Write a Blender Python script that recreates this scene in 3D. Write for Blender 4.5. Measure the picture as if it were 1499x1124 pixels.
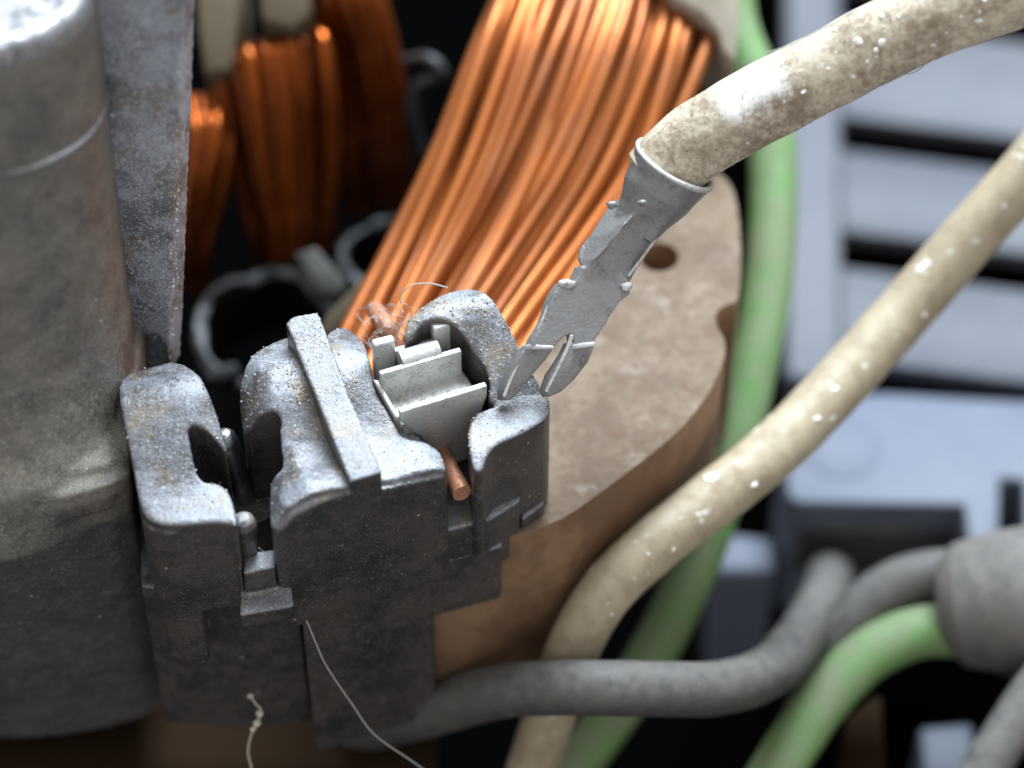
import bpy, bmesh, math, random
from mathutils import Vector, Matrix, noise as mnoise
from mathutils.geometry import delaunay_2d_cdt

random.seed(7)
scene = bpy.context.scene
for o in list(bpy.data.objects):
    bpy.data.objects.remove(o)
COL = scene.collection
MM = 0.001                      # all modelling below is written in millimetres

# ------------------------------------------------------------------ camera
FPX, CU, CV, D0 = 4000.0, 749.5, 562.0, 93.0
PITCH = math.radians(50)
RIGHT = Vector((1, 0, 0))
FWD = Vector((0, math.cos(PITCH), -math.sin(PITCH)))
UP = Vector((0, math.sin(PITCH), math.cos(PITCH)))
CAM = -D0 * FWD
cd = bpy.data.cameras.new('camera')
cam = bpy.data.objects.new('camera', cd)
COL.objects.link(cam)
cam.location = CAM * MM
cam.rotation_euler = (math.radians(90) - PITCH, 0, 0)
cd.sensor_width = 36.0
cd.lens = 36.0 * FPX / 1499.0
cd.clip_start = 0.001
cd.clip_end = 10.0
cd.dof.use_dof = True
cd.dof.focus_distance = 92.3 * MM
cd.dof.aperture_fstop = 34.0
scene.camera = cam

# ------------------------------------------------------------------ light
world = bpy.data.worlds.new('World')
scene.world = world
world.use_nodes = True
bg = world.node_tree.nodes['Background']
bg.inputs[0].default_value = (0.97, 0.98, 1.0, 1)
bg.inputs[1].default_value = 0.68


def area(name, loc, target, size, power, color):
    ld = bpy.data.lights.new(name, 'AREA')
    ld.shape = 'RECTANGLE'
    ld.size, ld.size_y = size[0] * MM, size[1] * MM
    ld.energy = power
    ld.color = color
    o = bpy.data.objects.new(name, ld)
    COL.objects.link(o)
    o.location = Vector(loc) * MM
    d = (Vector(target) - Vector(loc)).normalized()
    o.rotation_euler = d.to_track_quat('-Z', 'Y').to_euler()
    return o


area('window_light', (35, 140, 185), (0, 3, -4), (150, 110), 1.8, (0.76, 0.88, 1.0))

scene.view_settings.view_transform = 'Standard'
scene.view_settings.look = 'None'
scene.view_settings.exposure = 0.0
scene.view_settings.gamma = 1.0
scene.render.engine = 'CYCLES'


# ------------------------------------------------------------------ pixel -> place
def ray(u, v):
    return RIGHT * ((u - CU) / FPX) + UP * ((CV - v) / FPX) + FWD


def PZ(u, v, z=0.0):
    r = ray(u, v)
    return CAM + r * ((z - CAM.z) / r.z)


def PY(u, v, y):
    r = ray(u, v)
    return CAM + r * ((y - CAM.y) / r.y)


def PD(u, v, d):
    return CAM + ray(u, v) * d


# ------------------------------------------------------------------ scene objects
class Thing:
    def __init__(self, name, label, cat, base=(0, 0, 0), group=None):
        self.base = Vector(base)
        e = bpy.data.objects.new(name, None)
        e.empty_display_size = 0.002
        COL.objects.link(e)
        e.location = self.base * MM
        e['label'] = label
        e['category'] = cat
        if group:
            e['group'] = group
        self.o = e

    def add(self, name, geo, mat, parent=None, label=None, smooth=True):
        o = mk(name, geo, mat, self.base, smooth)
        o.location = (0, 0, 0)
        o.parent = parent or self.o
        if label:
            o['label'] = label
        return o


def mk(name, geo, mat, base=Vector((0, 0, 0)), smooth=True):
    base = Vector(base)
    if isinstance(geo, bpy.types.Mesh):
        me = geo
        me.transform(Matrix.Scale(MM, 4) @ Matrix.Translation(-base))
        me.name = name
    else:
        vs, fs = geo
        me = bpy.data.meshes.new(name)
        me.from_pydata([tuple((Vector(v) - base) * MM) for v in vs], [], fs)
        bm = bmesh.new()
        bm.from_mesh(me)
        bmesh.ops.recalc_face_normals(bm, faces=bm.faces)
        bm.to_mesh(me)
        bm.free()
    me.materials.clear()
    me.materials.append(mat)
    if smooth:
        for p in me.polygons:
            p.use_smooth = True
        if not isinstance(geo, bpy.types.Mesh):
            me.set_sharp_from_angle(angle=math.radians(38))
    o = bpy.data.objects.new(name, me)
    o.location = base * MM
    COL.objects.link(o)
    return o


def single(name, geo, mat, label, cat, group=None, smooth=True, kind=None, base=None):
    if base is None:
        if isinstance(geo, bpy.types.Mesh):
            vs = [v.co for v in geo.vertices]
        else:
            vs = [Vector(v) for v in geo[0]]
        base = (sum(v.x for v in vs) / len(vs), sum(v.y for v in vs) / len(vs), min(v.z for v in vs))
    o = mk(name, geo, mat, base, smooth)
    if label:
        o['label'] = label
    if cat:
        o['category'] = cat
    if group:
        o['group'] = group
    if kind:
        o['kind'] = kind
    return o


# ------------------------------------------------------------------ geometry helpers
def chaikin(pts, n=2, closed=True):
    for _ in range(n):
        out = []
        m = len(pts)
        rng = range(m) if closed else range(m - 1)
        for i in rng:
            a, b = Vector(pts[i]), Vector(pts[(i + 1) % m])
            out += [a * .75 + b * .25, a * .25 + b * .75]
        pts = out
    return pts


def merge(*geos):
    vs, fs = [], []
    for g in geos:
        k = len(vs)
        vs += [Vector(v) for v in g[0]]
        fs += [tuple(i + k for i in f) for f in g[1]]
    return vs, fs


def area2(p):
    return sum(p[i][0] * p[(i + 1) % len(p)][1] - p[(i + 1) % len(p)][0] * p[i][1] for i in range(len(p)))


def prism(poly, zfun, zbot, step=0.45):
    """closed solid over an x-y outline (mm); zfun(x,y) is the top, zbot the flat underside"""
    if not callable(zfun):
        c = zfun
        zfun = lambda x, y: c
    poly = [Vector((p[0], p[1])) for p in poly]
    if area2(poly) < 0:
        poly.reverse()
    n = len(poly)
    xs = [p.x for p in poly]
    ys = [p.y for p in poly]
    extra = []
    if step:
        x = min(xs) + step / 2
        while x < max(xs):
            y = min(ys) + step / 2
            while y < max(ys):
                ins = False
                for i in range(n):
                    a, b = poly[i], poly[(i + 1) % n]
                    if (a.y > y) != (b.y > y) and x < (b.x - a.x) * (y - a.y) / (b.y - a.y) + a.x:
                        ins = not ins
                if ins:
                    extra.append(Vector((x, y)))
                y += step
            x += step
    v2, e2, f2, *_ = delaunay_2d_cdt(poly + extra, [(i, (i + 1) % n) for i in range(n)], [list(range(n))], 1, 1e-5)
    m = len(v2)
    vs = [Vector((p.x, p.y, zfun(p.x, p.y))) for p in v2] + [Vector((p.x, p.y, zbot)) for p in v2]
    fs = [tuple(f) for f in f2] + [tuple(m + i for i in reversed(f)) for f in f2]
    cnt = {}
    for f in f2:
        for i in range(len(f)):
            e = (f[i], f[(i + 1) % len(f)])
            cnt[e] = cnt.get(e, 0) + 1
    for (a, b) in cnt:
        if (b, a) not in cnt:
            fs.append((b, a, a + m, b + m))
    return vs, fs


def pxprism(px, z, zbot, smooth=0, step=0.45, zt=None):
    """outline given in photo pixels on the height z (number or zfun)"""
    out = []
    for (u, v) in px:
        zz = 0.0
        for _ in range(12):
            p = PZ(u, v, zz)
            zz = z(p.x, p.y) if callable(z) else z
        out.append(PZ(u, v, zz))
    pts = [Vector((p.x, p.y)) for p in out]
    if smooth:
        pts = chaikin(pts, smooth)
    return prism(pts, zt or z, zbot, step)


def slab(pts, off):
    """closed plate: 3-D outline plus a thickness vector"""
    n = len(pts)
    off = Vector(off)
    vs = [Vector(p) for p in pts] + [Vector(p) + off for p in pts]
    fs = [tuple(range(n)), tuple(range(2 * n - 1, n - 1, -1))]
    for i in range(n):
        j = (i + 1) % n
        fs.append((i, i + n, j + n, j))
    return vs, fs


def catmull(pts, per=10):
    pts = [Vector(p) for p in pts]
    P = [pts[0] * 2 - pts[1]] + pts + [pts[-1] * 2 - pts[-2]]
    out = []
    for i in range(1, len(P) - 2):
        for k in range(per):
            t = k / per
            a, b, c, d = P[i - 1], P[i], P[i + 1], P[i + 2]
            out.append(.5 * ((2 * b) + (c - a) * t + (2 * a - 5 * b + 4 * c - d) * t * t + (3 * b - a - 3 * c + d) * t ** 3))
    out.append(P[-2])
    return out


def tube(pts, rad, sides=16, per=10, wob=0.0, seed=0, capround=False):
    path = catmull(pts, per)
    n = len(path)
    if not isinstance(rad, (list, tuple)):
        rad = [rad, rad]

    def rr(i):
        t = i / (n - 1) * (len(rad) - 1)
        k = min(int(t), len(rad) - 2)
        return rad[k] + (rad[k + 1] - rad[k]) * (t - k)
    tan = [(path[min(i + 1, n - 1)] - path[max(i - 1, 0)]).normalized() for i in range(n)]
    nrm = tan[0].orthogonal().normalized()
    vs, fs = [], []
    for i in range(n):
        nrm = (nrm - tan[i] * nrm.dot(tan[i])).normalized()
        bi = tan[i].cross(nrm)
        for k in range(sides):
            a = 2 * math.pi * k / sides
            dirv = nrm * math.cos(a) + bi * math.sin(a)
            r = rr(i)
            if wob:
                r *= 1 + wob * mnoise.noise((path[i] + dirv * r) * 0.9 + Vector((seed, 0, 0)))
            vs.append(path[i] + dirv * r)
    for i in range(n - 1):
        for k in range(sides):
            k2 = (k + 1) % sides
            fs.append((i * sides + k, i * sides + k2, (i + 1) * sides + k2, (i + 1) * sides + k))
    if capround:
        for (base, i, sgn) in ((0, 0, -1), ((n - 1) * sides, n - 1, 1)):
            k0 = len(vs)
            for k in range(sides):
                vs.append(path[i] + (vs[base + k] - path[i]) * .72 + tan[i] * sgn * rr(i) * .28)
            for k in range(sides):
                k2 = (k + 1) % sides
                fs.append((base + k, base + k2, k0 + k2, k0 + k))
            fs.append(tuple(range(k0, k0 + sides)))
    else:
        fs.append(tuple(range(sides)))
        fs.append(tuple(range((n - 1) * sides, n * sides)))
    return vs, fs


def lathe(prof, axis=(0, 0), seg=96, z0=0, M=None):
    """closed body of revolution about z; prof = [(r,z)...] from bottom to top"""
    vs, fs = [], []
    n = len(prof)
    for (r, z) in prof:
        for k in range(seg):
            a = 2 * math.pi * k / seg
            p = Vector((r * math.cos(a), r * math.sin(a), z + z0))
            vs.append((M @ p) if M else p + Vector((axis[0], axis[1], 0)))
    for i in range(n - 1):
        for k in range(seg):
            k2 = (k + 1) % seg
            fs.append((i * seg + k, i * seg + k2, (i + 1) * seg + k2, (i + 1) * seg + k))
    fs.append(tuple(range(seg - 1, -1, -1)))
    fs.append(tuple(range((n - 1) * seg, n * seg)))
    return vs, fs


def frame(origin, zdir, xhint=(1, 0, 0)):
    z = Vector(zdir).normalized()
    x = Vector(xhint)
    x = (x - z * x.dot(z)).normalized()
    y = z.cross(x)
    M = Matrix((x, y, z)).transposed().to_4x4()
    M.translation = Vector(origin)
    return M


def box(c, s, M=None):
    vs = []
    for z in (-.5, .5):
        for (x, y) in ((-.5, -.5), (.5, -.5), (.5, .5), (-.5, .5)):
            p = Vector((c[0] + x * s[0], c[1] + y * s[1], c[2] + z * s[2]))
            vs.append(M @ p if M else p)
    return vs, [(3, 2, 1, 0), (4, 5, 6, 7), (0, 1, 5, 4), (1, 2, 6, 5), (2, 3, 7, 6), (3, 0, 4, 7)]


def evaluated(me, mods):
    o = bpy.data.objects.new('tmp', me)
    COL.objects.link(o)
    for (t, kw) in mods:
        m = o.modifiers.new(t, t)
        for k, v in kw.items():
            setattr(m, k, v)
    dg = bpy.context.evaluated_depsgraph_get()
    dg.update()
    res = bpy.data.meshes.new_from_object(o.evaluated_get(dg))
    bpy.data.objects.remove(o)
    return res


def rawmesh(geo):
    me = bpy.data.meshes.new('raw')
    me.from_pydata([tuple(v) for v in geo[0]], [], geo[1])
    bm = bmesh.new()
    bm.from_mesh(me)
    bmesh.ops.recalc_face_normals(bm, faces=bm.faces)
    bm.to_mesh(me)
    bm.free()
    return me


def mould(geos, cut=None, voxel=0.075, it=5, lump=0.0):
    """fuse closed solids into one moulded skin with softened edges"""
    me = rawmesh(merge(*geos))
    mods = [('REMESH', dict(mode='VOXEL', voxel_size=voxel))]
    if cut:
        cme = rawmesh(merge(*cut))
        co = bpy.data.objects.new('cut', cme)
        COL.objects.link(co)
        mods.append(('BOOLEAN', dict(operation='DIFFERENCE', object=co, solver='EXACT')))
        mods.append(('REMESH', dict(mode='VOXEL', voxel_size=voxel)))
    mods.append(('SMOOTH', dict(factor=0.5, iterations=it)))
    res = evaluated(me, mods)
    if cut:
        bpy.data.objects.remove(co)
    if lump:
        nn = [v.normal.copy() for v in res.vertices]
        for v, nv in zip(res.vertices, nn):
            v.co += nv * (lump * mnoise.noise(v.co * 1.1) + lump * .5 * mnoise.noise(v.co * 3.7))
    return res


def bevelled(geo, w, seg=3, angle=40):
    return evaluated(rawmesh(geo), [('BEVEL', dict(width=w, segments=seg, limit_method='ANGLE', angle_limit=math.radians(angle)))])


# ------------------------------------------------------------------ materials
class N:
    def __init__(self, name):
        m = bpy.data.materials.new(name)
        m.use_nodes = True
        self.m = m
        self.t = m.node_tree
        self.b = self.t.nodes['Principled BSDF']
        tc = self.n('ShaderNodeTexCoord')
        mp = self.n('ShaderNodeMapping')
        mp.inputs['Scale'].default_value = (1000, 1000, 1000)
        self.l(tc.outputs['Object'], mp.inputs['Vector'])
        self.co = mp.outputs[0]

    def n(self, t):
        return self.t.nodes.new(t)

    def l(self, a, b):
        self.t.links.new(a, b)

    def noise(self, scale, detail=4, rough=.6, dist=0, stretch=None):
        x = self.n('ShaderNodeTexNoise')
        x.inputs['Scale'].default_value = scale
        x.inputs['Detail'].default_value = detail
        x.inputs['Roughness'].default_value = rough
        x.inputs['Distortion'].default_value = dist
        if stretch:
            mp = self.n('ShaderNodeMapping')
            mp.inputs['Scale'].default_value = stretch
            self.l(self.co, mp.inputs['Vector'])
            self.l(mp.outputs[0], x.inputs['Vector'])
        else:
            self.l(self.co, x.inputs['Vector'])
        return x.outputs['Fac']

    def voro(self, scale, rnd=1):
        x = self.n('ShaderNodeTexVoronoi')
        x.inputs['Scale'].default_value = scale
        x.inputs['Randomness'].default_value = rnd
        self.l(self.co, x.inputs['Vector'])
        return x.outputs['Distance']

    def ramp(self, fac, lo, hi, a=0.0, b=1.0):
        x = self.n('ShaderNodeMapRange')
        x.interpolation_type = 'SMOOTHSTEP'
        self.l(fac, x.inputs['Value'])
        x.inputs['From Min'].default_value = lo
        x.inputs['From Max'].default_value = hi
        x.inputs['To Min'].default_value = a
        x.inputs['To Max'].default_value = b
        return x.outputs['Result']

    def math(self, op, a, b=None, c=None):
        x = self.n('ShaderNodeMath')
        x.operation = op
        for i, s in enumerate((a, b, c)):
            if s is None:
                continue
            if isinstance(s, (int, float)):
                x.inputs[i].default_value = s
            else:
                self.l(s, x.inputs[i])
        return x.outputs[0]

    def mix(self, fac, a, b):
        x = self.n('ShaderNodeMix')
        x.data_type = 'RGBA'
        if isinstance(fac, (int, float)):
            x.inputs[0].default_value = fac
        else:
            self.l(fac, x.inputs[0])
        for s, i in ((a, 6), (b, 7)):
            if isinstance(s, tuple):
                x.inputs[i].default_value = (*s, 1)
            else:
                self.l(s, x.inputs[i])
        return x.outputs[2]

    def upz(self):
        g = self.n('ShaderNodeNewGeometry')
        s = self.n('ShaderNodeSeparateXYZ')
        self.l(g.outputs['Normal'], s.inputs[0])
        return s.outputs['Z']

    def out(self, col, rough, metal=0.0, bump=None, bdist=0.03, bstr=0.6, spec=0.5, sheen=0):
        b = self.b
        if isinstance(col, tuple):
            b.inputs['Base Color'].default_value = (*col, 1)
        else:
            self.l(col, b.inputs['Base Color'])
        for key, val in (('Roughness', rough), ('Metallic', metal)):
            if isinstance(val, (int, float)):
                b.inputs[key].default_value = val
            else:
                self.l(val, b.inputs[key])
        b.inputs['Specular IOR Level'].default_value = spec
        if bump is not None:
            x = self.n('ShaderNodeBump')
            x.inputs['Distance'].default_value = bdist * MM
            x.inputs['Strength'].default_value = bstr
            self.l(bump, x.inputs['Height'])
            self.l(x.outputs[0], b.inputs['Normal'])
        return self.m


def m_plastic(name, dust=(0.27, 0.285, 0.32), dirt=(0.060, 0.051, 0.046), bare=(0.018, 0.019, 0.022), amount=1.0, base_dust=0.0, warm=(0.30, 0.245, 0.165), rough=(.27, .42), crust=.28, grains=.26, grain_scale=6.5, grain_col=(0.50, 0.51, 0.52), grain_side=.16, zmask=None):
    n = N(name)
    big = n.noise(0.45, 5, .6)
    mid = n.noise(2.2, 5, .65)
    fine = n.noise(5.5, 4, .75)
    grain = n.noise(14.0, 3, .7)
    # brown grime everywhere, in patches
    grime = n.ramp(n.math('ADD', n.math('MULTIPLY', big, .6), n.math('MULTIPLY', mid, .4)), .36, .60)
    col = n.mix(grime, bare, dirt)
    col = n.mix(n.ramp(grain, .52, .68, 0, crust), col, (0.17, 0.135, 0.105))
    # fine settled dust lies on what faces up
    up = n.ramp(n.upz(), .05, .85, base_dust, 1.0)
    cov = n.ramp(n.math('ADD', n.math('MULTIPLY', n.noise(.7, 5, .6), .65), n.math('MULTIPLY', fine, .35)), .38, .58, .16, 1.0)
    d = n.math('MULTIPLY', n.math('MULTIPLY', up, cov), amount)
    gr = n.ramp(grain, .36, .64, .50, 1.15)
    d = n.math('MULTIPLY', d, gr)
    if zmask:                                     # lower wall is rubbed bare and oily, little dust holds there
        sx = n.n('ShaderNodeSeparateXYZ')
        n.l(n.co, sx.inputs[0])
        zz = n.math('ADD', sx.outputs['Z'], n.math('MULTIPLY', n.math('SUBTRACT', n.noise(.35, 5, .65), .5), 5.0))
        hold = n.ramp(zz, zmask[0], zmask[1], .18, 1)
        d = n.math('MULTIPLY', d, hold)
        col = n.mix(n.ramp(zz, zmask[0], zmask[1], .75, 0), col, (0.024, 0.024, 0.026))
    dcol = n.mix(n.ramp(n.noise(.8, 4, .6), .50, .64, 0, .85), dust, warm)
    col = n.mix(d, col, dcol)
    # single pale grains that stick to every face
    spk = n.math('LESS_THAN', n.voro(6.5), n.ramp(fine, .42, .66, 0.0, .30))
    col = n.mix(n.math('MULTIPLY', spk, n.ramp(n.upz(), 0, .9, .35, .75)), col, n.mix(n.ramp(n.upz(), 0, .8), (0.34, 0.28, 0.23), (0.58, 0.57, 0.52)))
    spk2 = n.math('LESS_THAN', n.voro(1.9), n.ramp(mid, .50, .68, 0.0, .12))
    col = n.mix(n.math('MULTIPLY', spk2, .75), col, (0.66, 0.66, 0.63))
    if grains:                                    # a crust of pale grains
        gs = grain_scale
        upg = n.ramp(n.upz(), .0, .8, grain_side, 1.0)
        gm = n.ramp(n.noise(1.3, 5, .7), .34, .62, .16, .46)
        v1 = n.voro(gs)
        g1 = n.ramp(n.math('SUBTRACT', gm, v1), 0, .10)
        col = n.mix(n.math('MULTIPLY', n.math('MULTIPLY', g1, upg), .60 * grains), col, grain_col)
        v2 = n.voro(gs * 2.1)
        g2 = n.ramp(n.math('SUBTRACT', n.ramp(n.noise(2.1, 4, .7), .40, .64, .06, .42), v2), 0, .08)
        col = n.mix(n.math('MULTIPLY', n.math('MULTIPLY', g2, upg), .60 * grains), col, grain_col)
        g3 = n.math('LESS_THAN', n.voro(1.3), n.ramp(n.noise(1.5, 4, .7), .50, .68, .0, .13))
        col = n.mix(n.math('MULTIPLY', n.math('MULTIPLY', g3, upg), .8 * grains), col, (0.72, 0.72, 0.70))
    h = n.math('ADD', n.math('MULTIPLY', grain, .8), n.math('MULTIPLY', fine, 1.0))
    h = n.math('ADD', h, n.math('MULTIPLY', spk, .30))
    rg = n.ramp(d, 0, .7, rough[0], rough[1])
    return n.out(col, rg, 0, h, .042, .6, 1.0)


def m_dark(name, c=(0.012, 0.012, 0.013), dust=(0.20, 0.20, 0.19), amt=.5):
    n = N(name)
    up = n.ramp(n.upz(), .3, .95)
    d = n.math('MULTIPLY', n.math('MULTIPLY', up, n.ramp(n.noise(1.2, 4), .35, .65)), amt)
    col = n.mix(d, c, dust)
    return n.out(col, .5, 0, n.noise(6, 3), .04, .5)


def m_metal(name, c=(0.62, 0.62, 0.60), dirt=(0.24, 0.215, 0.16), rough=.36, metal=.5, amt=.7, lo=.47):
    n = N(name)
    a = n.noise(1.6, 6, .7)
    b = n.noise(8.0, 4, .7)
    f = n.ramp(n.math('ADD', n.math('MULTIPLY', a, .5), n.math('MULTIPLY', b, .5)), lo, lo + .16, 0, amt)
    col = n.mix(f, c, dirt)
    spk = n.math('LESS_THAN', n.voro(5.0), n.ramp(b, .5, .75, 0, .16))
    col = n.mix(n.math('MULTIPLY', spk, .5), col, (0.62, 0.60, 0.55))
    r = n.ramp(f, 0, .6, rough, rough + .3)
    met = n.ramp(f, 0, .6, metal, metal * .35)
    return n.out(col, r, met, n.math('ADD', b, n.math('MULTIPLY', spk, .5)), .05, .6)


def m_copper(name, c=(0.44, 0.13, 0.027), c2=(0.21, 0.056, 0.013)):
    n = N(name)
    a = n.noise(.7, 4, .6)
    b = n.noise(5.0, 4, .65)
    oi = n.n('ShaderNodeObjectInfo')
    col = n.mix(n.math('ADD', n.ramp(a, .35, .65, 0, .35), n.math('MULTIPLY', oi.outputs['Random'], .6)), c, c2)
    col = n.mix(n.ramp(b, .60, .78, 0, .22), col, (0.32, 0.14, 0.06))
    col = n.mix(n.ramp(n.noise(.22, 4, .6), .50, .70, 0, .25), col, (0.28, 0.15, 0.085))
    return n.out(col, n.ramp(a, .4, .7, .36, .48), .62, b, .010, .2, .5)


def m_cable(name, c, dirt, lo=.45, hi=.62, amt=.9, speck=(0.85, 0.82, 0.74), sscale=1.1, srange=(.52, .72), smax=.24, rough=.5, up_dust=0.0, fine=6.0, patch=False, mscale=1.7):
    n = N(name)
    a = n.noise(.42, 5, .65)
    b = n.noise(fine, 5, .7)
    m = n.noise(mscale, 5, .7)
    f = n.math('ADD', n.math('ADD', n.math('MULTIPLY', a, .45), n.math('MULTIPLY', m, .33)), n.math('MULTIPLY', b, .22))
    f = n.ramp(f, lo, hi, 0, amt)
    col = n.mix(f, c, dirt)
    spk = n.ramp(n.math('SUBTRACT', n.ramp(m, *srange, 0, smax), n.voro(sscale)), -.02, .03)
    col = n.mix(n.math('MULTIPLY', spk, .85), col, speck)
    if patch:                                     # grime rubbed off to clean insulation, its hot spot of direct light painted in
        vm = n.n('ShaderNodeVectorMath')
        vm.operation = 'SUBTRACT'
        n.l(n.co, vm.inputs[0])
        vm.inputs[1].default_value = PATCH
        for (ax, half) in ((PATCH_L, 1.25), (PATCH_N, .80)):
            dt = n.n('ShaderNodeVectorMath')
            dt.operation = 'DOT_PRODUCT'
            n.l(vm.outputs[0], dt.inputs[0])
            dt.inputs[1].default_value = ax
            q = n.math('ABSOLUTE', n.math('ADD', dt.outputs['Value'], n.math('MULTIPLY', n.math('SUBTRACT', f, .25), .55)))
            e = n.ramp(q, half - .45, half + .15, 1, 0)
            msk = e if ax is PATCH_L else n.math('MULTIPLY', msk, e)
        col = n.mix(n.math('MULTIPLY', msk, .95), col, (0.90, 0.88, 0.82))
    if up_dust:
        d = n.math('MULTIPLY', n.ramp(n.upz(), -.1, .9), n.ramp(m, .3, .6, .4, 1))
        col = n.mix(n.math('MULTIPLY', d, up_dust), col, (0.42, 0.40, 0.36))
    h = n.math('ADD', b, n.math('MULTIPLY', spk, .6))
    return n.out(col, n.ramp(f, 0, .8, rough, rough + .3), 0, h, .06, .6, .5)


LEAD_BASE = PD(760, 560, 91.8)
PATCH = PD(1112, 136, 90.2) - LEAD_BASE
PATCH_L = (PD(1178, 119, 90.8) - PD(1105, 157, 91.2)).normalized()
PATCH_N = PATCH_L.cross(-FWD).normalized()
M_PLASTIC = m_plastic('dusty_black_plastic')
M_PLASTIC2 = m_plastic('grimy_black_plastic', warm=(0.25, 0.225, 0.175), dust=(0.29, 0.268, 0.215), dirt=(0.078, 0.066, 0.054), amount=1.0, base_dust=.30, rough=(.45, .65), crust=.6, grains=.5, grain_scale=7.0, grain_col=(0.42, 0.38, 0.31), grain_side=.40, zmask=(9.0, 12.5))
M_FIN = m_plastic('powdery_black_plastic', dust=(0.46, 0.49, 0.56), dirt=(0.06, 0.064, 0.075), base_dust=.68, rough=(.4, .6), grains=.9, grain_scale=7.5, grain_side=1.0)
M_BLACK = m_dark('black_nylon', (0.008, 0.008, 0.009), (0.085, 0.085, 0.08), .5)
M_CAVITY = m_dark('cavity_black', (0.0009, 0.0009, 0.0009), (0.0015, 0.0015, 0.0015), .3)
M_CAVITY.node_tree.nodes['Principled BSDF'].inputs['Specular IOR Level'].default_value = 0.0
M_CAVITY.node_tree.nodes['Principled BSDF'].inputs['Roughness'].default_value = .9
M_TIN = m_metal('tinned_metal')
M_TIN2 = m_metal('dull_crimped_tin', (0.28, 0.275, 0.27), (0.11, 0.09, 0.073), .40, .6, .7, .49)
M_STEEL = m_metal('bearing_steel', (0.42, 0.42, 0.43), (0.05, 0.042, 0.036), .30, .95, .9, .42)
M_CHROME = m_metal('bright_contact', (0.36, 0.39, 0.44), (0.10, 0.09, 0.08), .25, .95, .6, .56)
M_COPPER = m_copper('enamelled_copper')
M_COPPER_SHADE = m_copper('shaded_enamelled_copper', (0.34, 0.078, 0.010), (0.10, 0.020, 0.006))  # same enamelled copper, the shade on these coils put into its colour
for nd in M_COPPER_SHADE.node_tree.nodes:
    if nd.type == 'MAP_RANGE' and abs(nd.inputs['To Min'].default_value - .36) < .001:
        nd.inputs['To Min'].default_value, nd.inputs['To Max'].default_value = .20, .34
M_COPPER_SHADE.node_tree.nodes['Principled BSDF'].inputs['Metallic'].default_value = .85
M_BARE = m_metal('bare_copper', (0.55, 0.25, 0.14), (0.22, 0.12, 0.08), .5, .55, .75, .46)
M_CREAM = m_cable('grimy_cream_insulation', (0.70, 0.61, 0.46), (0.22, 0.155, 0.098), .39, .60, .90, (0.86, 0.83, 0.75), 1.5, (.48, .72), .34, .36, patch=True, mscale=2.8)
M_CREAM2 = m_cable('grimy_beige_insulation', (0.45, 0.37, 0.25), (0.27, 0.20, 0.125), .40, .64, .8, (0.90, 0.86, 0.76), .75, (.46, .66), .36, .42)
M_GREEN = m_cable('dusty_green_insulation', (0.115, 0.30, 0.065), (0.22, 0.22, 0.13), .32, .66, .85, (0.5, .60, .4), .6, (.56, .76), .16, .40, .15, mscale=.9)
M_GREY = m_cable('dusty_grey_insulation', (0.055, 0.054, 0.055), (0.098, 0.085, 0.068), .36, .68, .9, (0.30, .28, .24), .9, (.58, .78), .12, .42, .22)
M_SHEATH = m_cable('dusty_grey_sheath', (0.10, 0.097, 0.095), (0.16, 0.14, 0.118), .38, .66, .9, (0.4, .38, .33), .9, (.6, .8), .12, .5, .28)


def m_rust():
    n = N('rusty_lamination_steel')
    a = n.noise(.35, 6, .65)
    b = n.noise(2.5, 5, .7)
    up = n.ramp(n.upz(), .4, .9)
    side = n.mix(n.ramp(a, .35, .65), (0.17, 0.09, 0.046), (0.28, 0.165, 0.09))
    top = n.mix(n.ramp(a, .35, .62), (0.115, 0.073, 0.042), (0.195, 0.138, 0.085))
    top = n.mix(n.ramp(n.noise(.55, 5, .6), .54, .70, 0, .6), top, (0.32, 0.26, 0.21))
    top = n.mix(n.ramp(b, .46, .64, 0, .75), top, (0.125, 0.066, 0.034))
    col = n.mix(up, side, top)
    return n.out(col, .7, .15, b, .08, .6)


M_RUST = m_rust()


def m_panel(name, c, c2):
    n = N(name)
    a = n.noise(.12, 5, .6)
    col = n.mix(n.ramp(a, .38, .62), c, c2)
    col = n.mix(n.ramp(n.noise(1.5, 5, .7), .55, .75, 0, .35), col, (0.34, 0.31, 0.26))
    return n.out(col, .55, 0, n.noise(3, 4), .05, .4, .35)


M_PANEL = m_panel('pale_blue_grey_plastic', (0.082, 0.088, 0.106), (0.104, 0.109, 0.122))
M_BOX = m_panel('blue_grey_plastic', (0.105, 0.122, 0.165), (0.125, 0.142, 0.175))
M_BEIGE = m_panel('beige_bobbin_plastic', (0.42, 0.37, 0.29), (0.35, 0.30, 0.22))
M_TAN = m_panel('tan_insulating_paper', (0.13, 0.10, 0.058), (0.10, 0.075, 0.045))


def m_plain(name, c, r=.6):
    n = N(name)
    return n.out(c, r, 0, n.noise(4, 3), .03, .4)


M_BROWN = m_plain('dark_brown_varnish', (0.026, 0.015, 0.008), .9)
M_BROWN.node_tree.nodes['Principled BSDF'].inputs['Specular IOR Level'].default_value = .05
M_FIBRE = m_plain('grey_fibre', (0.45, 0.42, 0.40), .7)
M_FLUFF = m_plain('pale_lint', (0.60, 0.55, 0.46), .9)

# ==================================================================== the setting
single('tray_floor', prism([(-160, -60), (160, -60), (160, 180), (-160, 180)], -40, -44, 0), M_CAVITY, None, None, kind='structure', base=(0, 60, -44))

# ==================================================================== end cover (black plastic, boss, fin, pockets)
EX = Vector((math.cos(math.radians(20)), math.sin(math.radians(20))))
EY = Vector((-EX.y, EX.x))
O2 = PZ(510, 712, 0).to_2d()


def tloc(x, y):
    return (Vector((x, y)) - O2).dot(EY)


def sloc(x, y):
    return (Vector((x, y)) - O2).dot(EX)


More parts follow.
